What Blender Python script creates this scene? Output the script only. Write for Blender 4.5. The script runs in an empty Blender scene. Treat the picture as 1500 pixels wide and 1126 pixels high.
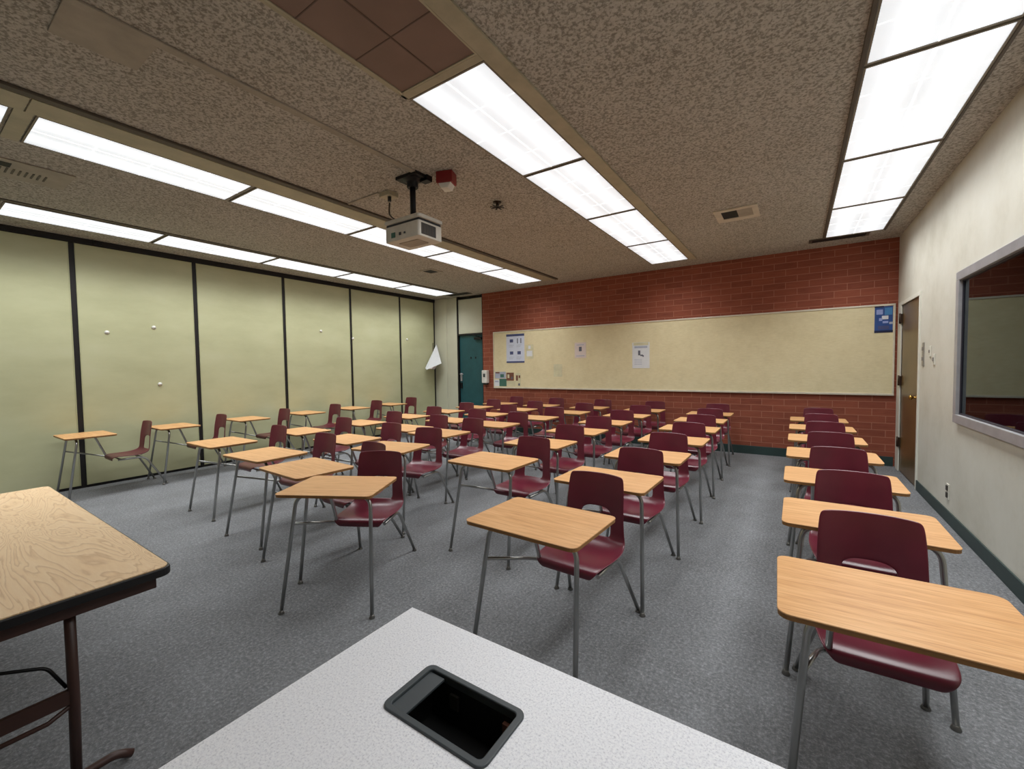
import bpy, math, random
from mathutils import Vector, Matrix
random.seed(7)
S = bpy.context.scene
COL = S.collection

# ------------------------------------------------------------------ colour
def lin(c):
    return tuple(((v/255.0)/12.92 if v/255.0 <= .04045 else ((v/255.0+.055)/1.055)**2.4) for v in c) + (1.0,)

class NT:
    """small node-tree helper"""
    def __init__(s, name):
        s.m = bpy.data.materials.new(name); s.m.use_nodes = True
        s.t = s.m.node_tree; s.n = s.t.nodes; s.b = s.n['Principled BSDF']
    def add(s, kind, **kw):
        n = s.n.new(kind)
        for k, v in kw.items():
            if k.startswith('i_'):
                key = k[2:].replace('_', ' ')
                n.inputs[key].default_value = v
            else: setattr(n, k, v)
        return n
    def link(s, a, b): s.t.links.new(a, b)
    def coord(s, scale=(1,1,1), kind='Object', rnd=0.0, rot=(0,0,0)):
        tc = s.add('ShaderNodeTexCoord'); mp = s.add('ShaderNodeMapping')
        mp.inputs['Scale'].default_value = scale; mp.inputs['Rotation'].default_value = rot
        s.link(tc.outputs[kind], mp.inputs['Vector'])
        if rnd:
            oi = s.add('ShaderNodeObjectInfo'); ml = s.add('ShaderNodeMath', operation='MULTIPLY')
            ml.inputs[1].default_value = rnd; s.link(oi.outputs['Random'], ml.inputs[0])
            s.link(ml.outputs[0], mp.inputs['Location'])
        return mp.outputs['Vector']
    def noise(s, vec, scale, detail=4, rough=.5, dist=0):
        n = s.add('ShaderNodeTexNoise'); n.inputs['Scale'].default_value = scale
        n.inputs['Detail'].default_value = detail; n.inputs['Roughness'].default_value = rough
        n.inputs['Distortion'].default_value = dist; s.link(vec, n.inputs['Vector']); return n.outputs['Fac']
    def ramp(s, fac, stops):
        r = s.add('ShaderNodeValToRGB'); e = r.color_ramp.elements
        while len(e) < len(stops): e.new(.5)
        for i, (p, c) in enumerate(stops):
            e[i].position = p; e[i].color = c if len(c) == 4 else lin(c)
        s.link(fac, r.inputs['Fac']); return r.outputs['Color']
    def mix(s, fac, a, b, mode='MIX'):
        m = s.add('ShaderNodeMix', data_type='RGBA', blend_type=mode)
        for sock, v in ((m.inputs[0], fac), (m.inputs[6], a), (m.inputs[7], b)):
            if hasattr(v, 'is_linked'): s.link(v, sock)
            else: sock.default_value = v
        return m.outputs[2]
    def bump(s, h, strength=.3, dist=.01):
        b = s.add('ShaderNodeBump'); b.inputs['Strength'].default_value = strength
        b.inputs['Distance'].default_value = dist; s.link(h, b.inputs['Height'])
        s.link(b.outputs['Normal'], s.b.inputs['Normal'])
    def base(s, c):
        if hasattr(c, 'is_linked'): s.link(c, s.b.inputs['Base Color'])
        else: s.b.inputs['Base Color'].default_value = c
    def fin(s, rough=.6, metal=0, spec=.5):
        s.b.inputs['Roughness'].default_value = rough; s.b.inputs['Metallic'].default_value = metal
        s.b.inputs['Specular IOR Level'].default_value = spec; return s.m

def plain(name, rgb, rough=.6, metal=0, spec=.5, var=.06, scale=6):
    """painted / moulded material with a slight mottling"""
    t = NT(name); v = t.coord(); f = t.noise(v, scale, 5, .6)
    a = tuple(max(0, c*(1-var)) for c in rgb); b = tuple(min(255, c*(1+var)) for c in rgb)
    t.base(t.ramp(f, [(.3, a), (.7, b)])); return t.fin(rough, metal, spec)

M = {}
# carpet
t = NT('carpet'); v = t.coord((1,1,1))
f1 = t.noise(v, 62, 5, .85); f2 = t.noise(v, 2.2, 5, .6); f3 = t.noise(t.coord((10, 2, 1)), 6, 5, .7)
c = t.ramp(f1, [(.36, (54,55,58)), (.5, (110,111,114)), (.66, (188,189,192))])
c = t.mix(.48, c, t.ramp(f2, [(.3, (96,96,97)), (.7, (132,134,137))]))
c = t.mix(.22, c, t.ramp(f3, [(.3, (88,88,89)), (.7, (156,158,161))]))
t.base(c); t.bump(f1, .5, .006); M['carpet'] = t.fin(.95, 0, .15)
# acoustic ceiling
t = NT('acoustic_ceiling'); v = t.coord()
vo = t.add('ShaderNodeTexVoronoi'); vo.feature = 'SMOOTH_F1'; vo.inputs['Scale'].default_value = 46
nz = t.add('ShaderNodeTexNoise'); nz.inputs['Scale'].default_value = 20; nz.inputs['Detail'].default_value = 3
t.link(v, nz.inputs['Vector']); sv = t.add('ShaderNodeVectorMath', operation='MULTIPLY_ADD')
sv.inputs[1].default_value = (.06,.06,.06); t.link(nz.outputs['Color'], sv.inputs[0]); t.link(v, sv.inputs[2])
t.link(sv.outputs[0], vo.inputs['Vector'])
fn = t.noise(v, 60, 3, .6); f2 = t.noise(v, .9, 4, .5)
c = t.ramp(fn, [(.41, (100,95,86)), (.47, (164,160,150)), (.55, (218,215,208))])
c = t.mix(.35, c, t.ramp(vo.outputs['Distance'], [(.1, (210,207,199)), (.7, (134,130,121))]))
c = t.mix(.35, c, t.ramp(f2, [(.3, (164,157,146)), (.7, (182,178,170))]))
t.base(c); t.bump(fn, .6, .01); M['ceiling'] = t.fin(.95, 0, .1)
# brick
t = NT('red_brick'); tc = t.add('ShaderNodeTexCoord'); sp = t.add('ShaderNodeSeparateXYZ'); cb = t.add('ShaderNodeCombineXYZ')
t.link(tc.outputs['Object'], sp.inputs[0]); t.link(sp.outputs['X'], cb.inputs['X']); t.link(sp.outputs['Z'], cb.inputs['Y'])
br = t.add('ShaderNodeTexBrick'); t.link(cb.outputs[0], br.inputs['Vector'])
br.inputs['Scale'].default_value = 1.0; br.inputs['Brick Width'].default_value = .305; br.inputs['Row Height'].default_value = .1016
br.inputs['Mortar Size'].default_value = .0055; br.inputs['Mortar Smooth'].default_value = .4; br.inputs['Bias'].default_value = -.1
br.inputs['Color1'].default_value = lin((152,84,64)); br.inputs['Color2'].default_value = lin((128,68,53)); br.inputs['Mortar'].default_value = lin((180,124,102))
f = t.noise(t.coord((1,1,7)), 5, 6, .65)
c = t.mix(.55, br.outputs['Color'], t.ramp(f, [(.3, (116,62,48)), (.7, (164,96,74))]), 'MIX')
c = t.mix(.35, c, br.outputs['Color'])
t.base(c); t.bump(br.outputs['Fac'], -.25, .004); M['brick'] = t.fin(.8, 0, .25)
# partition vinyl
t = NT('partition_vinyl'); f = t.noise(t.coord((1,1,2.5), rnd=5), 1.3, 5, .6); f2 = t.noise(t.coord((1,1,1)), 160, 2, .5)
c = t.ramp(f, [(.3, (186,186,148)), (.55, (196,196,158)), (.75, (201,201,166))])
t.base(c); t.bump(f2, .1, .002); M['partition'] = t.fin(.5, 0, .35)
# cream wall
t = NT('cream_paint'); f = t.noise(t.coord(), 1.6, 6, .65)
t.base(t.ramp(f, [(.28, (198,194,180)), (.5, (213,210,198)), (.75, (221,219,209))])); t.bump(t.noise(t.coord(), 90, 2), .08, .002); M['cream'] = t.fin(.55, 0, .35)
M['column'] = plain('column_paint', (204,203,182), .55, 0, .5, .02, 2)
M['white_wall'] = plain('white_paint', (215,212,203), .6)
M['jamb'] = plain('jamb_paint', (222,221,210), .5, 0, .5, .02, 2)
# tackboard cloth
t = NT('tackboard_cloth'); f = t.noise(t.coord((1,1,1)), 4, 8, .7); f2 = t.noise(t.coord((3,1,14)), 4, 5, .7)
c = t.mix(.4, t.ramp(f, [(.25, (218,204,163)), (.5, (231,218,179)), (.75, (238,227,191))]), t.ramp(f2, [(.3, (210,197,157)), (.7, (240,229,194))]))
t.base(c); M['tack'] = t.fin(.85, 0, .2)
# desk laminate : oak grain along x
t = NT('oak_desk_laminate'); v = t.coord((1.6, 26, 26), rnd=9)
f = t.noise(v, 1.6, 6, .6, .6); f2 = t.noise(t.coord((5, 120, 20), rnd=3), 1.5, 3, .6)
c = t.mix(.35, t.ramp(f, [(.28, (186,132,82)), (.5, (212,160,106)), (.72, (228,182,130))]), t.ramp(f2, [(.35, (160,108,64)), (.5,(214,162,110)), (.7, (232,188,138))]))
t.base(c); M['oak'] = t.fin(.38, 0, .45)
M['oak_edge'] = plain('oak_edge', (150,108,62), .5)
M['particle'] = plain('desk_underside', (112,88,62), .8)
# folding table top : cathedral oak
t = NT('oak_table_laminate'); v = t.coord((.62, 2.6, 1), rot=(0,0,-.2))
n1 = t.noise(v, 2.0, 5, .42, .9)
m1 = t.add('ShaderNodeMath', operation='MULTIPLY'); m1.inputs[1].default_value = 22; t.link(n1, m1.inputs[0])
m2 = t.add('ShaderNodeMath', operation='FRACT'); t.link(m1.outputs[0], m2.inputs[0])
f2 = t.noise(t.coord((6, 60, 1), rot=(0,0,-.15)), 2, 5, .65)
c = t.ramp(m2.outputs[0], [(0, (248,216,176)), (.6, (244,208,164)), (.86, (214,172,128)), (1, (248,216,176))])
c = t.mix(.3, c, t.ramp(f2, [(.3, (226,186,140)), (.7, (250,222,182))]))
t.base(c); M['table_oak'] = t.fin(.42, 0, .4)
M['table_edge'] = plain('black_vinyl_edge', (26,24,26), .4)
M['table_brown'] = plain('brown_table_paint', (66,42,36), .45)
M['table_rod'] = plain('dark_brace_rod', (28,26,27), .4, .5)
# chair plastic
t = NT('maroon_plastic'); f = t.noise(t.coord(rnd=4), 6, 4, .5); f2 = t.noise(t.coord(), 350, 2)
t.base(t.ramp(f, [(.3, (92,28,42)), (.7, (106,34,50))])); t.bump(f2, .12, .001); M['maroon'] = t.fin(.3, 0, .62)
M['chrome'] = plain('chromed_steel', (178,178,176), .28, 1.0, .5, .04)
M['glide'] = plain('steel_glide', (120,118,114), .4, .8)
M['black_metal'] = plain('black_metal', (24,23,26), .45, .3)
M['black_plastic'] = plain('black_plastic', (30,33,36), .4)
M['rim_grey'] = plain('charcoal_plastic', (62,68,72), .45)
M['inside_black'] = plain('well_black', (9,9,10), .7)
M['dark_seam'] = plain('seam_black', (22,18,18), .6)
M['vinyl_base'] = plain('dark_green_vinyl', (44,62,60), .5)
M['alum'] = plain('aluminium', (172,171,174), .4, .25)
M['alum_dark'] = plain('dark_gasket', (52,48,58), .5)
M['board_trim'] = plain('pale_aluminium_trim', (222,214,196), .4, .2)
M['brown_door'] = plain('brown_door_veneer', (104,80,46), .33, 0, .5, .1, 3)
M['teal_door'] = plain('teal_door_paint', (36,84,90), .45)
M['brass'] = plain('brass', (190,150,80), .25, 1)
M['hinge'] = plain('bronze_hinge', (62,46,34), .45, .5)
M['white_plastic'] = plain('white_plastic', (226,224,218), .4)
M['proj_white'] = plain('projector_white', (208,204,194), .5)
M['proj_vent'] = plain('projector_grille', (48,50,54), .6)
M['red'] = plain('alarm_red', (128,22,26), .4)
M['trim_tan'] = plain('light_trim_tan', (176,169,146), .5, 0)
M['trim_tan_dark'] = plain('trim_dark', (84,76,66), .6); M['light_frame'] = plain('light_frame_paint', (132,124,110), .55)
M['vent_paint'] = plain('vent_paint', (205,196,180), .55)
M['panel_tan'] = plain('access_panel_paint', (166,158,145), .7)
M['paper'] = plain('paper', (226,228,232), .8, 0, .2, .02)
M['paper_pink'] = plain('paper_pinkish', (224,210,206), .8, 0, .2, .02)
M['poster_white'] = plain('poster_white', (212,218,236), .6, 0, .3, .02)
M['poster_navy'] = plain('poster_navy', (70,78,122), .6)
M['ink'] = plain('print_grey', (96,98,112), .7)
M['ink_light'] = plain('print_light_grey', (172,178,196), .7)
M['blue_poster'] = plain('poster_blue', (44,78,142), .4)
M['sky_poster'] = plain('poster_sky_blue', (70,132,186), .4)
M['navy_poster'] = plain('poster_deep_navy', (30,38,72), .4)
M['lilac'] = plain('poster_lilac', (150,164,214), .4)
M['green_print'] = plain('print_green', (64,110,96), .6)
M['brown_print'] = plain('print_brown', (120,76,58), .6)
M['cream_print'] = plain('print_cream', (212,206,172), .7)
M['cover_plate'] = plain('switch_plate_steel', (150,146,140), .4, .4)
M['outlet_dark'] = plain('outlet_dark', (58,54,48), .5); M['switch_grey'] = plain('switch_grey', (140,134,128), .5)
M['soft_patch'] = plain('pale_tape_patch', (214,208,176), .8)
# lectern laminate
t = NT('speckled_laminate'); v = t.coord(); f = t.noise(v, 260, 3, .8); f2 = t.noise(v, 420, 1, .5)
c = t.ramp(f, [(.34, (205,205,212)), (.47, (240,240,246)), (.62, (252,252,255))])
t.base(c); M['speckle'] = t.fin(.42, 0, .4)
M['lectern_side'] = plain('grey_laminate_side', (168,168,172), .5)
# unlit diffuser
t = NT('unlit_diffuser'); f = t.noise(t.coord(), 2, 4)
t.base(t.ramp(f, [(.3, (118,96,86)), (.7, (136,112,102))])); M['unlit'] = t.fin(.4, 0, .4)
M['unlit_rib'] = plain('unlit_rib', (92,72,64), .5)
# glass
t = NT('window_glass'); n = t.n; n.remove(t.b)
fr = t.add('ShaderNodeFresnel'); fr.inputs['IOR'].default_value = 1.62
gl = t.add('ShaderNodeBsdfGlossy'); gl.inputs['Roughness'].default_value = .02; gl.inputs['Color'].default_value = (.70,.80,.84,1)
tr = t.add('ShaderNodeBsdfTransparent'); tr.inputs['Color'].default_value = (.55,.58,.60,1)
mx = t.add('ShaderNodeMixShader'); t.link(fr.outputs[0], mx.inputs[0]); t.link(tr.outputs[0], mx.inputs[1]); t.link(gl.outputs[0], mx.inputs[2])
t.link(mx.outputs[0], t.n['Material Output'].inputs['Surface']); M['glass'] = t.m
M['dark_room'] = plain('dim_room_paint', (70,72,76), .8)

# glowing diffuser: two tubes run along the length (object y); ribs of the lens a little brighter
EMIT = .60
def diffuser_mat(name, w, ln, tint):
    t = NT(name); t.b.inputs['Base Color'].default_value = (.75,.77,.8,1); t.b.inputs['Roughness'].default_value = .4
    tc = t.add('ShaderNodeTexCoord'); sp = t.add('ShaderNodeSeparateXYZ'); t.link(tc.outputs['Object'], sp.inputs[0])
    # distance from each tube
    def mth(op, a, b=None, c=None):
        n = t.add('ShaderNodeMath', operation=op)
        for i, v in enumerate((a, b, c)):
            if v is None: continue
            if hasattr(v, 'is_linked'): t.link(v, n.inputs[i])
            else: n.inputs[i].default_value = v
        return n.outputs[0]
    ax = mth('ABSOLUTE', sp.outputs['X']); d = mth('ABSOLUTE', mth('SUBTRACT', ax, w*.24))
    g = mth('POWER', 2.718, mth('MULTIPLY', mth('MULTIPLY', d, d), -1/(2*(w*.09)**2)))
    nz = t.noise(t.coord(rnd=7), 1.4, 3)
    s = mth('ADD', mth('MULTIPLY', g, .55), mth('ADD', mth('MULTIPLY', nz, .5), .95))
    st = mth('MULTIPLY', s, EMIT)
    t.b.inputs['Emission Color'].default_value = tint
    t.link(st, t.b.inputs['Emission Strength']); return t.m
M['glow'] = diffuser_mat('lit_diffuser', .60, 1.34, (.90, .95, 1.0, 1))
t = NT('diffuser_rib'); t.b.inputs['Base Color'].default_value = (.8,.8,.8,1)
t.b.inputs['Emission Color'].default_value = (1,1,1,1); t.b.inputs['Emission Strength'].default_value = 1.0; M['glow_rib'] = t.m

# ------------------------------------------------------------------ mesh building
def fillet(pts, rad, n=5):
    pts = [Vector(p) for p in pts]; out = [pts[0]]
    for i in range(1, len(pts)-1):
        a, b, c = pts[i-1], pts[i], pts[i+1]
        u = (a-b); w = (c-b); r = min(rad, u.length*.45, w.length*.45)
        p0 = b+u.normalized()*r; p1 = b+w.normalized()*r
        for k in range(n+1):
            s = k/n; out.append(p0*(1-s)**2+b*2*s*(1-s)+p1*s*s)
    out.append(pts[-1]); return out

class MB:
    def __init__(s): s.v = []; s.f = []; s.mi = []; s.sm = []
    def box(s, x0, x1, y0, y1, z0, z1, m=0):
        b = len(s.v)
        s.v += [(x0,y0,z0),(x1,y0,z0),(x1,y1,z0),(x0,y1,z0),(x0,y0,z1),(x1,y0,z1),(x1,y1,z1),(x0,y1,z1)]
        for q in ((3,2,1,0),(4,5,6,7),(0,1,5,4),(1,2,6,5),(2,3,7,6),(3,0,4,7)):
            s.f.append([b+i for i in q]); s.mi.append(m); s.sm.append(False)
        return s
    def prism(s, poly, z0, z1, m=0, mside=None, axis='z'):
        """closed outline extruded; axis says which coordinate z0..z1 is"""
        b = len(s.v); n = len(poly)
        def P(p, z): return (p[0],p[1],z) if axis == 'z' else ((p[0],z,p[1]) if axis == 'y' else (z,p[0],p[1]))
        s.v += [P(p,z0) for p in poly]+[P(p,z1) for p in poly]
        flip = axis == 'y'
        lo = [b+i for i in range(n)]; hi = [b+n+i for i in range(n)]
        s.f.append(lo if flip else lo[::-1]); s.f.append(hi[::-1] if flip else hi); s.mi += [m, m]; s.sm += [False]*2
        for i in range(n):
            j = (i+1) % n; q = [b+i,b+j,b+n+j,b+n+i]
            s.f.append(q[::-1] if flip else q); s.mi.append(m if mside is None else mside); s.sm.append(False)
        return s
    def tube(s, pts, r, seg=10, m=0, r2=None):
        pts = [Vector(p) for p in pts]; b = len(s.v); n = len(pts)
        T = (pts[1]-pts[0]).normalized(); N = T.orthogonal().normalized()
        for i, p in enumerate(pts):
            t_ = (pts[min(i+1,n-1)]-pts[max(i-1,0)]).normalized()
            N = (N-t_*N.dot(t_)).normalized(); B = t_.cross(N)
            rr = r if r2 is None else r+(r2-r)*i/(n-1)
            for k in range(seg):
                a = 2*math.pi*k/seg; s.v.append(tuple(p+(N*math.cos(a)+B*math.sin(a))*rr))
        for i in range(n-1):
            for k in range(seg):
                k2 = (k+1) % seg
                s.f.append([b+i*seg+k, b+i*seg+k2, b+(i+1)*seg+k2, b+(i+1)*seg+k]); s.mi.append(m); s.sm.append(True)
        s.f.append([b+k for k in range(seg)][::-1]); s.f.append([b+(n-1)*seg+k for k in range(seg)]); s.mi += [m,m]; s.sm += [False]*2
        return s
    def lathe(s, prof, c=(0,0,0), seg=20, m=0, smooth=True):
        b = len(s.v); n = len(prof)
        for (r, z) in prof:
            for k in range(seg):
                a = 2*math.pi*k/seg; s.v.append((c[0]+r*math.cos(a), c[1]+r*math.sin(a), c[2]+z))
        for i in range(n-1):
            for k in range(seg):
                k2 = (k+1) % seg
                s.f.append([b+i*seg+k, b+i*seg+k2, b+(i+1)*seg+k2, b+(i+1)*seg+k]); s.mi.append(m); s.sm.append(smooth)
        s.f.append([b+k for k in range(seg)][::-1]); s.f.append([b+(n-1)*seg+k for k in range(seg)]); s.mi += [m,m]; s.sm += [False]*2
        return s
    def xf(s, mat): s.v = [tuple(mat @ Vector(p)) for p in s.v]; return s
    def build(s, name, mats, parent=None, bevel=0, loc=None):
        me = bpy.data.meshes.new(name); me.from_pydata(s.v, [], s.f); me.update()
        if not isinstance(mats, (list, tuple)): mats = [mats]
        for m in mats: me.materials.append(m)
        for p, mi, sm in zip(me.polygons, s.mi, s.sm): p.material_index = mi; p.use_smooth = sm
        o = bpy.data.objects.new(name, me); COL.objects.link(o)
        if parent is not None: o.parent = parent
        if loc is not None: o.location = loc
        if bevel:
            b = o.modifiers.new('bevel', 'BEVEL'); b.width = bevel; b.segments = 2; b.limit_method = 'ANGLE'; b.angle_limit = math.radians(40)
        return o

def rrect(x0, x1, y0, y1, r, n=5):
    pts = []
    for cx, cy, a0 in ((x1-r,y0+r,-90),(x1-r,y1-r,0),(x0+r,y1-r,90),(x0+r,y0+r,180)):
        for k in range(n+1):
            a = math.radians(a0+90*k/n); pts.append((cx+r*math.cos(a), cy+r*math.sin(a)))
    return pts

def thing(name, label, cat, loc=(0,0,0), rz=0, group=None):
    o = bpy.data.objects.new(name, None); COL.objects.link(o); o.empty_display_size = .1
    o.location = loc; o.rotation_euler = (0,0,rz); return tag(o, label, cat, group)
def tag(o, label, cat, group=None):
    o['label'] = label; o['category'] = cat
    if group: o['group'] = group
    return o
def struct(o): o['kind'] = 'structure'; return o
def copy_tree(o, parent=None):
    c = o.copy(); COL.objects.link(c); c.parent = parent
    for ch in list(o.children): copy_tree(ch, c)
    return c

# ------------------------------------------------------------------ room dimensions
H = 3.21; XL = -7.63; XR = 1.174; YB = 7.955; YF = -2.1
CAMZ = 1.48

struct(MB().box(XL-.3, XR+.2, YF-.1, YB+.4, -.1, 0).build('floor', M['carpet']))
struct(MB().box(XL-.3, XR+.2, YF-.1, YB+.4, H, H+.15).build('ceiling', M['ceiling']))
struct(MB().box(XL-.3, XR+.2, YF-.15, YF, 0, H).build('wall_front', M['white_wall']))
# brick back wall and the plain end that holds the teal door
bw = struct(MB().box(-6.14, XR+.15, YB, YB+.25, 0, H).build('wall_back', M['brick']))
dw = MB(); dw.box(XL-.2, -6.93, YB, YB+.25, 0, H)
struct(dw.build('wall_back', M['column']))
# pilaster beside the partition end
pi = MB(); pi.prism([(XL-.02, YB-.042), (-7.27, YB-.042), (-7.255, YB-.036), (-7.245, YB-.003), (-6.96, YB-.003), (-6.96, YB+.01), (XL-.02, YB+.01)], 0, H-.005)
struct(pi.build('trim_1', M['column'], bevel=.004))
# transom above the teal door
tr = MB().box(-6.90, -6.16, YB+.02, YB+.06, 2.31, H-.07).build('trim_2', M['column'], bevel=.006); struct(tr)
fr = MB(); fr.box(-6.93,-6.895,YB-.005,YB+.2,0,H); fr.box(-6.93,-6.14,YB-.005,YB+.2,H-.065,H-.045); fr.box(-6.93,-6.14,YB+.0,YB+.2,2.272,2.305)
fr.box(-6.16,-6.14,YB+.005,YB+.2,0,H)
struct(fr.build('trim_3', M['dark_seam']))
struct(MB().box(-6.93,-6.14,YB+.2,YB+.25,2.2,H).build('wall_back', M['column']))
# teal door
d1 = MB().box(-6.893, -6.162, YB+.05, YB+.095, .008, 2.27).build('door_1', M['teal_door'], bevel=.003); struct(d1)
h = MB(); h.box(-6.875,-6.825,YB+.032,YB+.052,1.16,1.36); h.tube(fillet([(-6.85,YB+.045,1.33),(-6.85,YB-.02,1.33),(-6.74,YB-.02,1.33)],.02),.011)
h.build('door_handle', M['alum'], d1)
h = MB(); h.box(-6.88,-6.82,YB+.030,YB+.051,.98,1.12); h.build('lock_plate', M['black_metal'], d1)
h = MB(); h.box(-6.40,-6.19,YB-.01,YB+.05,2.15,2.205); h.tube([(-6.22,YB+.0,2.205),(-6.36,YB-.06,2.25),(-6.45,YB+.02,2.262)],.010); h.build('door_closer', M['black_metal'], d1)
for xx in (-6.56, -6.42):
    MB().box(xx,xx+.035,YB+.044,YB+.051,1.70,1.745).build('sign_plate', M['black_metal'], d1)

# left side : partition
struct(MB().box(XL-.2, XL-.05, YF, YB+.2, 0, H).build('wall_left', M['dark_seam']))
seams = [-1.26, .08, 1.425, 2.74, 4.09, 5.46, 6.77, 7.885]
seams = [YF-.02] + seams
for i in range(len(seams)-1):
    y0 = seams[i]+.034; y1 = seams[i+1]-.034
    o = struct(MB().box(XL-.05, XL, y0, y1, .035, H-.075).build('wall_left', M['partition'], bevel=.004))
    e = MB(); e.box(XL-.03,XL+.004,y0-.006,y0,.035,H-.075); e.box(XL-.03,XL+.004,y1,y1+.006,.035,H-.075); e.build('panel_edge', M['partition'], o)
    if i < len(seams)-1: struct(MB().box(XL-.05, XL-.006, seams[i+1]-.028, seams[i+1]+.026, .03, H-.072).build('trim_%d' % (20+i), M['dark_seam']))
struct(MB().box(XL-.06, XL+.012, YF, YB-.045, H-.07, H).build('trim_4', M['dark_seam']))
struct(MB().box(XL-.049, XL-.012, YF, YB-.045, 0, .034).build('trim_5', M['dark_seam']))
MB().box(XL+.012,XL+.035,1.63,1.71,H-.055,H-.012).build('track_bracket', M['black_metal'], bpy.data.objects['trim_4'])

# right wall with door and window openings
WY0, WY1, WZ0, WZ1 = 2.55, 5.165, 1.02, 2.17        # clear opening of the window
DY0, DY1, DZ = 6.66, 7.66, 2.235
w = MB()
w.box(XR,XR+.15,YF,WY0,0,H); w.box(XR,XR+.15,WY0,WY1,0,WZ0); w.box(XR,XR+.15,WY0,WY1,WZ1,H)
w.box(XR,XR+.15,WY1,DY0,0,H); w.box(XR,XR+.15,DY0,DY1,DZ,H); w.box(XR,XR+.15,DY1,YB,0,H)
struct(w.build('wall_right', M['cream']))
wf = MB(); a = .075; xo = XR-.028
wf.box(xo,XR+.06,WY0-a,WY1+a,WZ1,WZ1+a); wf.box(xo,XR+.06,WY0-a,WY1+a,WZ0-a,WZ0)
wf.box(xo,XR+.06,WY0-a,WY0,WZ0,WZ1); wf.box(xo,XR+.06,WY1,WY1+a,WZ0,WZ1)
win = struct(wf.build('window_1', M['alum'], bevel=.004))
g = MB(); b = .013
g.box(XR-.004,XR+.05,WY0,WY1,WZ1-b,WZ1); g.box(XR-.004,XR+.05,WY0,WY1,WZ0,WZ0+b); g.box(XR-.004,XR+.05,WY0,WY0+b,WZ0,WZ1); g.box(XR-.004,XR+.05,WY1-b,WY1,WZ0,WZ1)
g.build('window_gasket', M['alum_dark'], win)
MB().box(XR+.004,XR+.010,WY0+b,WY1-b,WZ0+b,WZ1-b).build('window_pane', M['glass'], win)
# dim adjoining room behind the pane
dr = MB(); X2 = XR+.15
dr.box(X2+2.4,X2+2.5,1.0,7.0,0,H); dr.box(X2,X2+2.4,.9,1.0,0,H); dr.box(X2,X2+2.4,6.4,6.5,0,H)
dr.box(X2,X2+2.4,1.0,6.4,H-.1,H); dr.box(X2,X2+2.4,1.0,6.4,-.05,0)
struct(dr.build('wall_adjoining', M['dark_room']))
# brown door in the right wall
jm = MB(); jm.box(XR-.014,XR+.1,DY0-.045,DY0,0,DZ+.045); jm.box(XR-.014,XR+.1,DY1,YB-.12,0,DZ+.045); jm.box(XR-.014,XR+.1,DY0,DY1,DZ,DZ+.045)
struct(jm.build('trim_6', M['jamb'], bevel=.003))
d2 = struct(MB().box(XR+.004,XR+.05,DY0+.004,DY1-.004,.01,DZ-.004).build('door_2', M['brown_door'], bevel=.002))
k = MB(); k.lathe([(.028,0),(.030,.008),(.012,.014),(.011,.035),(.026,.05),(.028,.062),(.018,.074)],seg=20); k.xf(Matrix.Translation((XR+.004,DY0+.075,1.06))@Matrix.Rotation(-math.pi/2,4,'Y'))
k.build('door_knob', M['brass'], d2)
for z in (.34, 1.17, 2.0):
    hg = MB(); hg.box(XR-.022,XR+.004,DY1-.04,DY1+.045,z,z+.12); hg.tube([(XR-.024,DY1,z-.008),(XR-.024,DY1,z+.128)],.010,8)
    hg.build('hinge', M['hinge'], d2)
# baseboards
struct(MB().box(XR-.012,XR,YF,DY0-.045,0,.115).build('baseboard_right', M['vinyl_base'], bevel=.003))
struct(MB().box(-6.13,XR-.02,YB-.014,YB,0,.135).build('baseboard_back', M['vinyl_base'], bevel=.003))

# ------------------------------------------------------------------ ceiling lights
POWER = 15.0; SPREAD = 128
def light_fixture(x0, x1, y0, y1, label, group, lit=True):
    w = x1-x0; ln = y1-y0; cx, cy = (x0+x1)/2, (y0+y1)/2
    t = thing('ceiling_light' if lit else 'ceiling_light', label, 'ceiling light', (cx, cy, H), 0, group)
    f = MB(); a = .012; hw = w/2; hl = ln/2; zb = -.014
    f.box(-hw,-hw+a,-hl,hl,zb,0); f.box(hw-a,hw,-hl,hl,zb,0); f.box(-hw+a,hw-a,-hl,-hl+a,zb,0); f.box(-hw+a,hw-a,hl-a,hl,zb,0)
    f.build('frame', M['light_frame'] if lit else M['trim_tan'], t)
    d = MB().box(-hw+a,hw-a,-hl+a,hl-a,-.008,-.001).build('diffuser', M['glow'] if lit else M['unlit'], t)
    r = MB(); r.box(-.004,.004,-hl+a,hl-a,-.011,-.008)
    for q in (-.25,0,.25): r.box(-hw+a,hw-a,q*ln-.003,q*ln+.003,-.010,-.008)
    r.build('lens_rib', M['glow_rib'] if lit else M['unlit_rib'], d)
    if lit:
        # the fluorescent tubes of the fixture; the prismatic lens throws their light mostly downward
        L = bpy.data.lights.new('fluorescent_lamp', 'AREA'); L.shape = 'RECTANGLE'; L.size = w-2*a-.005; L.size_y = ln-2*a-.005
        L.energy = POWER; L.color = (.97, .995, 1.0); L.spread = math.radians(SPREAD)
        lo = bpy.data.objects.new('fluorescent_lamp', L); COL.objects.link(lo); lo.parent = t; lo.location = (0,0,-.0125)
    return t
ORD = ['first','second','third','fourth','fifth','sixth','seventh']
rows = [
 ('light row beside the cream wall', .31, .93, [(.50,1.87),(1.89,3.26),(3.28,4.66),(4.68,6.03),(6.05,7.34)], 1),
 ('middle light row', -2.07, -1.47, [(1.96,3.31),(3.33,4.70),(4.72,6.10),(6.12,7.42)], 0),
 ('light row behind the projector', -4.80, -4.22, [(-.83,.55),(.66,2.02),(2.05,3.40),(3.42,4.77),(4.79,6.14),(6.16,7.46)], 1),
 ('light row along the green partition', -7.16, -6.58, [(-.6,.75),(.77,2.08),(2.10,3.47),(3.49,4.78),(4.80,6.18),(6.20,7.50)], 1)]
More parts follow.
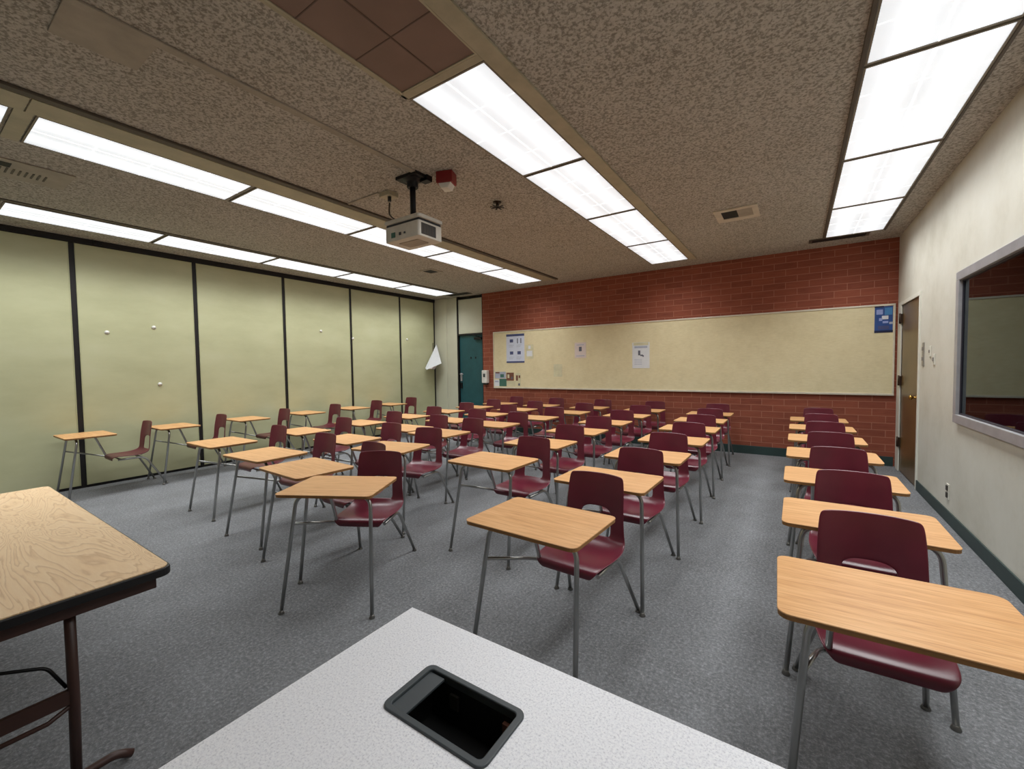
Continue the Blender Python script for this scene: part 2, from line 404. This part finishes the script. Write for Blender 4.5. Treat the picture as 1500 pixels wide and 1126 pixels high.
for nm, x0, x1, segs, off in rows:
    vis = len(segs)-off
    for i, (y0, y1) in enumerate(segs):
        j = i-off
        if j < 0: lab = 'lit ceiling panel out of view overhead, %s of the %s' % ('last' if j == -1 else 'first', nm)
        else: lab = 'lit ceiling panel, %s in the %s' % (ORD[j], nm)
        light_fixture(x0, x1, y0, y1, lab, 'lit ceiling panels in the '+nm)
light_fixture(-2.07, -1.47, .52, 1.90, 'unlit brown ceiling light panel at the near end of the middle row', None, lit=False)
# flat trim strips beside the rows of lights
struct(MB().box(-1.468,-1.36,-2.0,7.46,H-.016,H).build('trim_7', M['trim_tan'], bevel=.002))
s_ = MB(); s_.box(-2.09,-1.468,1.90,1.955,H-.015,H); s_.box(-2.09,-2.07,-2,1.95,H-.015,H); struct(s_.build('trim_8', M['trim_tan'], bevel=.002))
s_ = MB(); s_.box(-4.218,-3.985,-2.0,.60,H-.015,H); s_.box(-4.218,-3.985,.608,7.5,H-.015,H); struct(s_.build('trim_9', M['trim_tan'], bevel=.002))
struct(MB().box(-3.96,-3.90,-2.0,7.5,H-.022,H).build('trim_10', M['trim_tan_dark'], bevel=.005))
s_ = MB(); s_.box(.285,.308,-2,7.36,H-.02,H); s_.box(.932,.95,-2,7.36,H-.02,H); struct(s_.build('trim_11', M['trim_tan_dark'], bevel=.003))
s_ = MB(); s_.box(-4.80,-4.22,.56,.65,H-.012,H); struct(s_.build('trim_12', M['trim_tan']))
struct(MB().box(-6.56,-6.50,-2.0,7.5,H-.010,H).build('trim_13', M['trim_tan_dark'], bevel=.003))
# thin seam strips of the ceiling
s_ = MB(); s_.box(-2.83,-2.775,-2.0,2.72,H-.012,H); struct(s_.build('trim_14', M['panel_tan'], bevel=.004))
s_ = MB(); s_.box(-3.90,-3.42,2.79,2.82,H-.012,H); struct(s_.build('trim_15', M['panel_tan'], bevel=.004))

# ceiling bits
t = thing('ceiling_vent', 'small cream ceiling vent with one dark open half near the right light row', 'vent', (-.585,5.57,H))
f = MB(); f.box(-.22,.22,-.23,-.16,-.014,0); f.box(-.22,.22,.12,.23,-.014,0); f.box(-.22,-.15,-.16,.12,-.014,0); f.box(.16,.22,-.16,.12,-.014,0); f.build('frame', M['vent_paint'], t, bevel=.004)
MB().box(-.15,.01,-.16,.12,-.004,-.001).build('opening', M['inside_black'], t)
MB().box(.01,.16,-.16,.12,-.008,-.001).build('damper_plate', M['panel_tan'], t)
t = thing('ceiling_vent', 'slotted ceiling vent with a dark opening at the far left edge', 'vent', (-5.51,.66,H))
f = MB(); f.box(-.24,.24,-.62,.38,-.012,0); f.build('frame', M['panel_tan'], t, bevel=.003)
MB().box(.06,.17,-.60,.02,-.0145,-.012).build('opening', M['inside_black'], t)
s_ = MB()
for i in range(22): s_.box(-.10,.04,-.55+i*.037,-.538+i*.037,-.016,-.012)
s_.build('slat', M['trim_tan_dark'], t)
t = thing('ceiling_vent', 'dark slot vent beyond the end of the right light row', 'vent', (.50,7.46,H))
MB().box(-.37,.30,-.09,.10,-.010,0).build('frame', M['trim_tan_dark'], t, bevel=.003); MB().box(-.33,.26,-.06,.07,-.013,-.010).build('opening', M['inside_black'], t)
t = thing('ceiling_vent', 'dark slot vent beyond the end of the light row by the partition', 'vent', (-6.60,7.64,H))
MB().box(-.30,.34,-.10,.10,-.010,0).build('frame', M['trim_tan_dark'], t, bevel=.003); MB().box(-.26,.30,-.07,.07,-.013,-.010).build('opening', M['inside_black'], t)
t = thing('ceiling_vent', 'small dark square vent between the two left light rows', 'vent', (-5.42,5.56,H))
MB().box(-.14,.14,-.16,.16,-.010,0).build('frame', M['panel_tan'], t, bevel=.003); MB().box(-.09,.09,-.11,.08,-.013,-.010).build('opening', M['inside_black'], t)
t = thing('access_panel', 'smooth tan rectangular access panel in the ceiling at top left', 'panel', (-2.985,.72,H))
MB().box(-.16,.16,-.175,.175,-.012,0).build('panel_face', M['panel_tan'], t, bevel=.003)
MB().box(.163,.172,-.175,.175,-.006,0).build('edge_strip', M['trim_tan_dark'], t)  # thin dark strip along one edge of the panel
tag(MB().lathe([(.10,0),(.10,-.006),(.085,-.010)],(-2.92,5.58,H)).build('cover_plate', M['ceiling']), 'round cover plate flush in the ceiling left of the middle row', 'plate')
t = thing('sprinkler_head', 'dark sprinkler head on the ceiling right of the projector', 'sprinkler', (-2.62,3.68,H))
MB().lathe([(.045,0),(.045,-.006),(.014,-.012),(.012,-.05)],seg=14).build('escutcheon', M['hinge'], t)
s_ = MB()
for i in range(8):
    a = i*math.pi/4; s_.prism([(.01*math.cos(a+1.57),.01*math.sin(a+1.57)),(.01*math.cos(a-1.57),.01*math.sin(a-1.57)),(.075*math.cos(a-.12),.075*math.sin(a-.12)),(.075*math.cos(a+.12),.075*math.sin(a+.12))][::1], -.056,-.052)
s_.build('deflector', M['black_metal'], t)

# projector -------------------------------------------------------
t = thing('projector', 'white projector hanging from the ceiling on a black pole', 'projector', (-2.90,2.76,2.62))
b = MB(); b.prism(rrect(-.215,.215,-.145,.145,.02), 0, .135); b.build('body', M['proj_white'], t, bevel=.006)
b = MB(); b.prism(rrect(-.225,.225,-.155,.155,.03), .155, .19); b.build('lid', M['proj_white'], t, bevel=.008)
MB().box(-.205,.205,-.135,.135,.135,.155).build('seam_recess', M['proj_vent'], t)
v_ = MB(); v_.box(.213,.2185,-.115,.06,.02,.115); 
v_.build('vent_grille', M['proj_vent'], t)
s_ = MB()
for i in range(9): s_.box(.218,.221,-.112+i*.0195,-.104+i*.0195,.022,.113)
s_.build('grille_bar', M['trim_tan_dark'], t)
p = MB(); p.box(-.13,-.08,-.149,-.144,.03,.075); p.build('port', M['green_print'], t)
p = MB(); p.box(-.03,-.005,-.149,-.144,.04,.065); p.build('port', M['black_plastic'], t)
p = MB(); p.box(.03,.05,-.149,-.144,.045,.06); p.build('port', M['rim_grey'], t)
p = MB(); p.prism(rrect(-.12,.12,-.07,.07,.01), -.006, 0); p.build('bottom_plate', M['panel_tan'], t)
MB().tube([(0,0,.19),(0,0,H-2.62-.03)],.026,14).build('pole', M['black_metal'], t)
m_ = MB(); m_.lathe([(.05,H-2.62-.10),(.05,H-2.62-.05),(.09,H-2.62-.028)],seg=16); m_.box(-.13,.13,-.085,.085,H-2.62-.028,H-2.62); m_.box(.06,.15,.03,.10,H-2.62-.05,H-2.62)
m_.build('ceiling_bracket', M['black_metal'], t, bevel=.004)
m_ = MB(); m_.box(-.06,.06,-.05,.05,.19,.21); m_.build('mount_plate', M['black_metal'], t)
tag(MB().tube(fillet([(-3.33,2.86,H-.105),(-3.32,2.84,H-.22),(-3.20,2.78,H-.30),(-3.06,2.74,2.824)],.08,6),.008,8).build('projector_cable', M['trim_tan_dark']), 'thin dark cable drooping from ceiling box to the projector lid', 'cable')
t = thing('junction_box', 'small tan junction box on the ceiling left of the projector pole', 'box', (-3.35,2.87,H))
MB().box(-.07,.07,-.06,.06,-.045,0).build('cover', M['trim_tan'], t, bevel=.004)
MB().tube([(.02,-.01,-.045),(.02,-.01,-.09)],.018,10).build('plug', M['black_plastic'], t)
t = thing('fire_alarm', 'red and white fire alarm strobe on the ceiling beside the projector pole', 'fire alarm', (-2.60,2.88,H), .35)
MB().box(-.075,.075,-.06,.06,-.10,0).build('housing', M['red'], t, bevel=.006)
MB().prism([(-.06,-.10),(.06,-.10),(.035,-.145),(-.035,-.145)], -.05,.05,axis='y').build('strobe_lens', M['white_plastic'], t, bevel=.004)

# ------------------------------------------------------------------ back wall things
bx0,bx1,bz0,bz1 = -5.82,1.145,1.005,2.295
tb = thing('tackboard', 'long beige cloth tackboard with pale metal trim on the brick wall', 'bulletin board', ((bx0+bx1)/2,YB,bz0))
hw = (bx1-bx0)/2; hh = bz1-bz0
MB().box(-hw+.02,hw-.02,-.022,0,.02,hh-.02).build('tack_surface', M['tack'], tb)
f = MB(); f.box(-hw,hw,-.032,0,hh-.025,hh); f.box(-hw,hw,-.036,0,0,.03); f.box(-hw,-hw+.02,-.032,0,.03,hh-.025); f.box(hw-.02,hw,-.032,0,.03,hh-.025)
f.build('frame', M['board_trim'], tb, bevel=.003)
YP = YB-.0225
def sheet(name, x0, x1, z0, z1, mat, label, cat, group=None):
    t = thing(name, label, cat, ((x0+x1)/2, YP, (z0+z1)/2), 0, group)
    MB().box(-(x1-x0)/2,(x1-x0)/2,-.003,0,-(z1-z0)/2,(z1-z0)/2).build('sheet', mat, t); return t
def patch(t, x0, x1, z0, z1, mat, name='print', y=.0045):
    return MB().box(x0,x1,-y,-.003,z0,z1).build(name, mat, t)
# tall white safety poster
t = sheet('poster', -5.45,-4.97,1.58,2.22, M['poster_white'], 'tall white poster with dark blue bands at the left of the tackboard', 'poster')
patch(t,-.24,.24,.27,.32,M['poster_navy'],'header_band'); patch(t,-.24,.24,-.32,-.285,M['poster_navy'],'footer_band')
for (x,z) in ((-.10,.17),(-.10,-.10),(.10,-.10)): patch(t,x-.045,x+.045,z-.035,z+.035,M['poster_navy'],'icon')
for x in (.06,.15): patch(t,x-.012,x+.012,.11,.22,M['ink'],'icon')
for (x,z) in ((-.10,.08),(.10,.08),(-.10,-.19),(.10,-.19)):
    for k in range(3): patch(t,x-.07,x+.07-.02*k,z-.022*k-.006,z-.022*k,M['ink_light'],'text_line')
t = sheet('notice', -4.94,-4.74,1.66,1.97, M['cream_print'], 'small pale notice just right of the tall white poster', 'notice')
patch(t,-.03,.03,.06,.13,M['paper'],'print'); patch(t,-.07,.07,-.10,.02,M['paper'],'print')
t = sheet('notice', -3.76,-3.51,1.65,1.96, M['paper_pink'], 'small pinkish notice with a grey figure, between poster and white sheet', 'notice')
patch(t,-.08,.08,.10,.115,M['ink_light'],'text_line'); patch(t,-.03,.03,-.02,.07,M['ink'],'icon'); patch(t,-.09,.09,-.12,-.105,M['ink_light'],'text_line')
t = sheet('notice', -2.57,-2.25,1.43,1.91, M['paper'], 'white notice sheet with dark L shaped figure, middle of the tackboard', 'notice')
patch(t,-.14,.14,.185,.235,M['cream_print'],'header_band'); patch(t,-.12,.12,.135,.17,M['ink_light'],'text_line')
patch(t,-.05,-.01,.0,.09,M['ink'],'icon'); patch(t,-.01,.04,-.015,.012,M['ink'],'icon'); patch(t,.03,.055,-.03,.0,M['ink'],'icon')
for k in range(4): patch(t,-.12,.02,-.08-.03*k,-.073-.03*k,M['ink_light'],'text_line')
t = sheet('tape_residue', -4.25,-4.05,1.27,1.53, M['soft_patch'], 'pale torn paper patch left on the tackboard below the small notices', 'paper')
patch(t,-.06,.03,-.10,.05,M['cream_print'],'torn_layer')
# blue poster at the right end
t = sheet('poster', .922,1.118,1.90,2.265, M['blue_poster'], 'blue poster with pale clouds at the top right end of the tackboard', 'poster')
patch(t,-.08,-.01,.07,.14,M['lilac'],'print'); patch(t,.01,.09,.06,.16,M['sky_poster'],'print'); patch(t,-.02,.05,.0,.05,M['paper'],'print')
patch(t,-.05,-.015,-.02,.02,M['lilac'],'print'); patch(t,-.01,.05,-.055,-.025,M['lilac'],'print'); patch(t,-.10,.10,-.187,-.155,M['navy_poster'],'footer_band')
patch(t,-.10,.0,.165,.187,M['navy_poster'],'header_band'); patch(t,.06,.10,-.07,-.04,M['ink_light'],'print'); patch(t,-.06,.06,-.14,-.09,M['poster_navy'],'print')
# clippings lower left
spec = [(-5.80,-5.66,1.05,1.20,'paper','white clipping at the bottom left corner of the tackboard'),
        (-5.66,-5.46,1.05,1.22,'green_print','green clipping beside the white one at the tackboard corner'),
        (-5.46,-5.22,1.05,1.17,'cream_print','cream clipping under the brown photographs on the tackboard'),
        (-5.46,-5.26,1.18,1.36,'brown_print','brown photograph clipping above the cream one'),
        (-5.22,-5.08,1.05,1.35,'cream_print','cream clipping with brown figures, rightmost of the corner clippings'),
        (-5.78,-5.48,1.23,1.38,'ink_light','grey green clipping above the green and white ones')]
for x0,x1,z0,z1,mm,lab in spec:
    t = sheet('clipping', x0,x1,z0,z1, M[mm], lab, 'clipping')
    if mm == 'brown_print':
        patch(t,-.07,-.02,-.03,.05,M['cream_print']); patch(t,.03,.07,-.06,0,M['ink'])
    elif lab.startswith('cream clipping with'):
        patch(t,-.05,0,-.02,.10,M['brown_print']); patch(t,.01,.05,-.13,-.08,M['ink']); patch(t,.02,.06,.04,.10,M['brown_print'])
    elif mm == 'ink_light':
        patch(t,-.13,-.02,.04,.07,M['brown_print']); patch(t,0,.10,-.05,.02,M['green_print'])
    elif mm == 'paper': patch(t,-.05,.05,.02,.05,M['ink_light'])
# dispenser between door and tackboard
t = thing('soap_dispenser', 'white wall dispenser on the brick between teal door and tackboard', 'dispenser', (-6.04,YB,1.12))
MB().box(-.075,.075,-.10,0,0,.30).build('housing', M['white_plastic'], t, bevel=.015)
MB().box(-.03,.03,-.104,-.099,.14,.22).build('window', M['rim_grey'], t)
MB().box(-.05,.05,-.085,-.02,-.035,0).build('nozzle', M['black_plastic'], t)
# pennant of white cloth by the partition end
t = thing('pennant', 'white triangular cloth pennant hanging at the far end of the partition', 'pennant', (XL+.02,7.62,0))
P = [(0.04,.27,2.09),(0.02,-.12,1.49),(0.10,-.15,1.45),(0.34,.12,1.60),(0.30,.14,1.66)]
b = MB(); n0 = [Vector(p) for p in P]; th = Vector((.006,-.004,0))
b.v = [tuple(p) for p in n0]+[tuple(p+th) for p in n0]
b.f = [[0,1,2],[0,2,3],[0,3,4],[7,6,5],[8,7,5],[9,8,5],[0,5,6,1],[1,6,7,2],[2,7,8,3],[3,8,9,4],[4,9,5,0]]; b.mi=[0]*11; b.sm=[False]*11
b.build('cloth', M['paper'], t)
b = MB(); b.prism([(-.10,1.47),(.11,1.61),(.11,1.55),(.03,1.46)], .03,.20,axis='x'); b.build('fold', M['paper_pink'], t, bevel=.004)
MB().tube([(-.012,.205,2.12),(-.012,.19,1.45)],.009,8).build('staff', M['hinge'], t)
# tacks on the partition
for i,(y,z,lab) in enumerate([(1.72,2.02,'small white tack on the second partition panel, left of the upper pair'),(2.22,2.12,'small white tack on the second partition panel, highest one near the seam'),(2.26,1.31,'small white tack low on the second partition panel'),(4.79,2.23,'small white tack on the fourth partition panel'),(6.97,2.17,'small white tack on the last partition panel near the pennant'),(5.50,2.12,'small white tack on a black partition seam')]):
    b = MB(); b.lathe([(.026,0),(.026,.006),(.012,.014),(.006,.022)],seg=12); b.xf(Matrix.Translation((XL+.0 if i<5 else XL,y,z))@Matrix.Rotation(math.pi/2,4,'Y'))
    tag(b.build('adhesive_tack', M['white_plastic']), lab, 'tack', 'white tacks on the partition')
# right wall fittings
def plate(name, y, z, hy, hz, mat, label, cat, dark):
    t = thing(name, label, cat, (XR, y, z)); MB().box(-.008,0,-hy,hy,-hz,hz).build('cover', mat, t, bevel=.002)
    for (a,b,c,d,nm) in dark: MB().box(-.016,-.008,a,b,c,d).build(nm, M['outlet_dark'] if cat == 'outlet' else M['switch_grey'], t)
plate('power_outlet', 5.42,.285,.04,.07,M['cream'],'dark power outlet low on the cream wall above the baseboard','outlet',[(-.02,.02,.01,.055,'socket'),(-.02,.02,-.055,-.01,'socket')])
plate('light_switch', 6.46,1.56,.035,.13,M['cover_plate'],'tall narrow grey switch plate right beside the brown door','switch',[(-.012,.012,.04,.08,'toggle'),(-.012,.012,-.07,-.03,'toggle')])
plate('light_switch', 6.17,1.585,.035,.055,M['jamb'],'upper small white switch plate between brown door and window','switch',[(-.010,.010,-.015,.015,'toggle')])
plate('light_switch', 6.01,1.50,.035,.055,M['jamb'],'lower small white switch plate between brown door and window','switch',[(-.012,.012,-.02,.02,'toggle')])

# ------------------------------------------------------------------ student desks
def subdivided(mb, mats, levels=2, solid=.008):
    o = mb.build('tmp', mats)
    sd = o.modifiers.new('s','SOLIDIFY'); sd.thickness = solid; sd.offset = 0
    sb = o.modifiers.new('b','SUBSURF'); sb.levels = levels; sb.render_levels = levels
    dg = bpy.context.evaluated_depsgraph_get(); dg.update()
    me = bpy.data.meshes.new_from_object(o.evaluated_get(dg)); bpy.data.objects.remove(o)
    for p in me.polygons: p.use_smooth = True
    return me

CXS = .33   # centre line of the seat
# centre profile of the moulded shell: (y, z, half width, side rise, back wrap)
prof = [(.424,.385,.145,0,0),(.412,.412,.168,0,0),(.430,.436,.188,.002,0),(.50,.434,.198,.006,0),(.58,.424,.205,.012,0),(.66,.418,.210,.018,0),
        (.73,.422,.208,.024,.006),(.778,.440,.202,.022,.018),(.802,.474,.194,.010,.028),(.811,.525,.188,0,.034),(.817,.580,.184,0,.036),(.823,.640,.182,0,.036),
        (.828,.68,.181,0,.036),(.835,.735,.179,0,.034),(.842,.79,.175,0,.032),(.846,.824,.170,-.003,.030),(.847,.838,.158,-.006,.028)]
NU = 12
b = MB()
for (y,z,hw_,rise,wrap) in prof:
    for i in range(NU+1):
        u = -1+2*i/NU
        z_ = z+rise*abs(u)**3
        if abs(z-.640) < .001: z_ -= {3:.022,9:.022,4:.004,8:.004,2:.008,10:.008}.get(i, 0)
        b.v.append((CXS+hw_*u, y-wrap*u*u*1.0, z_))
def is_hole(i, j):
    # arched opening at the base of the backrest
    return j in (8,9,10) and 3 <= i <= 8
for j in range(len(prof)-1):
    for i in range(NU):
        if is_hole(i, j): continue
        q = j*(NU+1)+i
        b.f.append([q,q+1,q+NU+2,q+NU+1]); b.mi.append(0); b.sm.append(True)
seat_me = subdivided(b, M['maroon'], 2, .009)

def make_desk():
    root = thing('student_desk', 'desk', 'desk')
    TZ = .735
    top = MB(); top.prism(rrect(0,.61,0,.455,.035), TZ-.006, TZ, 0, 0)
    o = top.build('desktop', [M['oak']], root, bevel=.0025)
    ed = MB(); ed.prism(rrect(.0015,.6085,.0015,.4535,.034), TZ-.019, TZ-.006); ed.build('desktop_edge', M['oak_edge'], o)
    un = MB(); un.prism(rrect(.012,.598,.012,.443,.03), TZ-.022, TZ-.019); un.build('underside', M['particle'], o)
    so = bpy.data.objects.new('seat_shell', seat_me); COL.objects.link(so); so.parent = root
    R = .0115; ZT = TZ-.034
    for path, foot in (([(.27,.105,ZT),(.085,.105,ZT),(.025,.006,.012)], (.025,.006)), ([(.40,.105,ZT),(.565,.105,ZT),(.600,.006,.012)], (.600,.006)),
                 ([(.165,.47,.394),(.165,.735,.394),(.085,.935,.012)], (.085,.935)), ([(.495,.47,.394),(.495,.735,.394),(.545,.935,.012)], (.545,.935))):
        lg = MB().tube(fillet(path,.07,7), R, 12).build('leg', M['chrome'], root)
        MB().lathe([(.017,0),(.018,.004),(.013,.014),(.012,.022)],(foot[0],foot[1],0),14).build('foot_glide', M['glide'], lg)
    MB().tube(fillet([(.165,.12,ZT),(.165,.33,ZT),(.165,.445,.394),(.165,.60,.394)],.05,6), R, 12).build('desk_support', M['chrome'], root)
    MB().tube(fillet([(.071,.080,.53),(.130,.40,.425),(.163,.48,.394)],.06,5), .009, 10).build('side_brace', M['chrome'], root)
    for yy in (.50, .70): MB().tube([(.165,yy,.394),(.495,yy,.394)], .009, 10).build('cross_tube', M['chrome'], root)
    c = MB(); c.tube([(.27,.105,ZT),(.40,.105,ZT)], R, 12); c.box(.30,.37,.085,.125,ZT+.008,ZT+.013); c.build('top_bracket', M['chrome'], root)
    r = MB()
    for (x,y) in ((.165,.50),(.495,.50),(.165,.70),(.495,.70)): r.lathe([(.009,0),(.008,.004),(.003,.006)],(x,y,.432 if y<.6 else .424),8)
    r.build('rivet', M['glide'], so)
    return root

cols = [
 ('the column along the green partition', [(-7.50,1.15,0),(-7.50,2.03,0),(-7.50,2.98,0),(-7.53,3.95,0),(-7.53,4.90,0),(-7.53,5.85,0)]),
 ('the second column from the green partition', [(-5.37,1.78,0),(-5.385,2.655,0),(-5.40,3.53,0),(-5.415,4.40,0),(-5.425,5.265,0),(-5.43,6.125,0),(-5.43,6.975,0)]),
 ('the third column from the green partition', [(-4.27,1.68,2),(-4.34,2.575,0),(-4.44,3.48,-1),(-4.45,4.355,0),(-4.45,5.22,0),(-4.43,6.085,0),(-4.43,6.95,0)]),
 ('the fourth column from the green partition', [(-3.45,1.60,-3),(-3.50,2.45,10),(-3.77,3.40,-1),(-3.645,4.28,0),(-3.53,5.17,0),(-3.41,6.06,0),(-3.42,6.94,0)]),
 ('the fifth column from the green partition', [(-2.61,1.29,28),(-2.34,2.52,-1),(-2.41,3.41,-1),(-2.42,4.285,0),(-2.42,5.16,0),(-2.42,6.03,0),(-2.42,6.90,0)]),
 ('the column just left of the open aisle', [(-1.35,1.57,-2),(-1.34,2.46,-1),(-1.33,3.33,0),(-1.32,4.20,0),(-1.34,5.065,0),(-1.37,5.93,0),(-1.39,6.81,0)]),
 ('the column along the cream right wall', [(-.040,1.475,1.8),(-.05,2.345,0),(-.06,3.205,0),(-.06,4.065,0),(-.06,4.925,0),(-.06,5.79,0),(-.06,6.65,0)]),
]
proto = make_desk(); first = True
DORD = ['frontmost','second','third','fourth','fifth','sixth','rearmost']
for ci, (cn, lst) in enumerate(cols):
    for i, (x, y, a) in enumerate(lst):
        o = proto if first else copy_tree(proto); first = False
        o.location = (x, y, 0); o.rotation_euler = (0, 0, math.radians(a))
        word = 'rearmost' if i == len(lst)-1 else DORD[i]
        if ci == 4 and i == 0: lab = 'student desk turned at an angle, frontmost in '+cn
        elif ci == 3 and i == 1: lab = 'slightly turned student desk, second in '+cn
        else: lab = 'maroon seat student desk, %s in %s' % (word, cn)
        tag(o, lab, 'desk', 'student desks in '+cn)

# ------------------------------------------------------------------ folding table at lower left
t = thing('folding_table', 'long folding table with oak top, black edge and brown legs', 'table', (-3.07,.22,0))
TZ = .735
tp = MB(); tp.prism(rrect(-1.06,1.06,-.38,.38,.035), TZ-.004, TZ); tp.build('tabletop', M['table_oak'], t)
e = MB(); e.prism(rrect(-1.068,1.068,-.388,.388,.04), TZ-.036, TZ-.004); e.build('edge_band', M['table_edge'], t, bevel=.004)
a_ = MB()
for y in (-.345,.325): a_.box(-1.02,1.02,y,y+.02,TZ-.085,TZ-.036)
for x in (-1.03,1.01): a_.box(x,x+.02,-.345,.345,TZ-.085,TZ-.036)
a_.build('apron', M['table_brown'], t, bevel=.004)
for sx in (1, -1):
    x = .985 if sx > 0 else -.78
    for y in (.115, -.30):
        lg = MB(); lg.tube([(x,y,TZ-.04),(x,y,.33),(x-.03*sx,y,.05)],.0155,12)
        lg.build('leg', M['table_brown'], t)
    ft = MB(); ft.tube(fillet([(x-.03*sx,-.36,.015),(x-.03*sx,-.30,.04),(x-.03*sx,.12,.04),(x-.03*sx,.22,.045),(x-.03*sx,.265,.015)],.05,6),.0145,10); ft.build('foot_bar', M['table_brown'], t)
    cb = MB(); cb.box(x-.008,x+.008,-.30,.115,.335,.385); cb.tube([(x,-.30,.30),(x,.05,.30),(x,.115,.33)],.008,8); cb.build('crossbar', M['table_brown'], t)
    rd = MB(); rd.tube(fillet([(x-.62*sx,-.09,TZ-.05),(x-.12*sx,-.09,.44),(x-.02*sx,-.09,.385)],.03,5),.0055,8); rd.tube(fillet([(x-.012*sx,.10,.39),(x-.035*sx,.06,.475),(x-.10*sx,-.22,.565)],.02,4),.0055,8); rd.build('brace_rod', M['table_rod'], t)

# ------------------------------------------------------------------ lectern with cable well
LZ = .90
t = thing('instructor_desk', 'white speckled instructor desk with a black cable well', 'desk', (-.77,.70,0))
# local coordinates: corner (0,0) is the far-left corner, x right, y toward the camera is negative
hx0,hx1,hy0,hy1 = .187,.397,-.237,-.125; W_ = 1.35; D_ = .66
tp = MB()
tp.box(0,hx0,-D_,0,LZ-.028,LZ); tp.box(hx1,W_,-D_,0,LZ-.028,LZ); tp.box(hx0,hx1,hy1,0,LZ-.028,LZ); tp.box(hx0,hx1,-D_,hy0,LZ-.028,LZ)
tp.build('worktop', M['speckle'], t)
bd = MB(); bd.box(.05,.07,-D_+.04,-.05,0,LZ-.028); bd.box(W_-.07,W_-.05,-D_+.04,-.05,0,LZ-.028); bd.box(.07,W_-.07,-.07,-.05,.10,LZ-.028)
bd.build('side_panel', M['lectern_side'], t)
def ring(o, i, z0, z1):
    m = MB(); n = len(o); m.v = [(p[0],p[1],z0) for p in o]+[(p[0],p[1],z1) for p in o]+[(p[0],p[1],z0) for p in i]+[(p[0],p[1],z1) for p in i]
    for k in range(n):
        j = (k+1) % n
        for q in ([k,j,n+j,n+k],[n+k,n+j,3*n+j,3*n+k],[3*n+k,3*n+j,2*n+j,2*n+k],[2*n+k,2*n+j,j,k]): m.f.append(q); m.mi.append(0); m.sm.append(False)
    return m
rim = ring(rrect(hx0-.006,hx1+.006,hy0-.006,hy1+.006,.016,6), rrect(hx0+.006,hx1-.006,hy0+.006,hy1-.006,.008,6), LZ-.012, LZ+.004)
wl = rim.build('cable_well', M['rim_grey'], t, bevel=.002)
wl['label'] = 'black cable well'
cv = MB(); d = .085; cv.box(hx0+.001,hx1-.001,hy0+.001,hy1-.001,LZ-d-.004,LZ-d); cv.box(hx0+.001,hx0+.005,hy0+.001,hy1-.001,LZ-d,LZ-.012); cv.box(hx1-.005,hx1-.001,hy0+.001,hy1-.001,LZ-d,LZ-.012)
cv.box(hx0+.005,hx1-.005,hy0+.001,hy0+.005,LZ-d,LZ-.012); cv.box(hx0+.005,hx1-.005,hy1-.005,hy1-.001,LZ-d,LZ-.012); cv.build('well_box', M['inside_black'], wl)
MB().box(hx0+.006,hx0+.042,hy0+.008,hy1-.008,LZ-.006,LZ-.001).build('well_flap', M['rim_grey'], wl, bevel=.001)
q = MB(); q.box(hx1-.034,hx1-.014,hy1-.012,hy1-.005,LZ-.05,LZ-.022); q.build('socket', M['brown_print'], wl)
q = MB(); q.box(hx0+.055,hx0+.075,hy1-.010,hy1-.005,LZ-.05,LZ-.024); q.build('socket', M['outlet_dark'], wl)

# ------------------------------------------------------------------ world, camera, view
wd = bpy.data.worlds.new('world'); S.world = wd; wd.use_nodes = True
wd.node_tree.nodes['Background'].inputs[0].default_value = (.02,.02,.02,1)

yaw, pitch, roll, fpx = .5902, .0405, -.0141, 621.54
fw = Vector((-math.sin(yaw)*math.cos(pitch), math.cos(yaw)*math.cos(pitch), -math.sin(pitch)))
r0 = Vector((math.cos(yaw), math.sin(yaw), 0)); u0 = r0.cross(fw)
cr, sr = math.cos(roll), math.sin(roll)
rt = r0*cr+u0*sr; up = -r0*sr+u0*cr
cam = bpy.data.cameras.new('camera'); co = bpy.data.objects.new('camera', cam); COL.objects.link(co)
cam.sensor_fit = 'HORIZONTAL'; cam.sensor_width = 36; cam.lens = fpx/1500*36; cam.clip_start = .02
mt = Matrix.Identity(4)
for i in range(3): mt[i][0] = rt[i]; mt[i][1] = up[i]; mt[i][2] = -fw[i]
mt.translation = Vector((0,0,CAMZ)); co.matrix_world = mt
S.camera = co
S.view_settings.view_transform = 'Standard'; S.view_settings.look = 'None'; S.view_settings.exposure = 0.0; S.view_settings.gamma = 1.0
S.view_settings.use_curve_mapping = False
S.cycles.max_bounces = 8; S.cycles.diffuse_bounces = 5; S.cycles.use_denoising = True
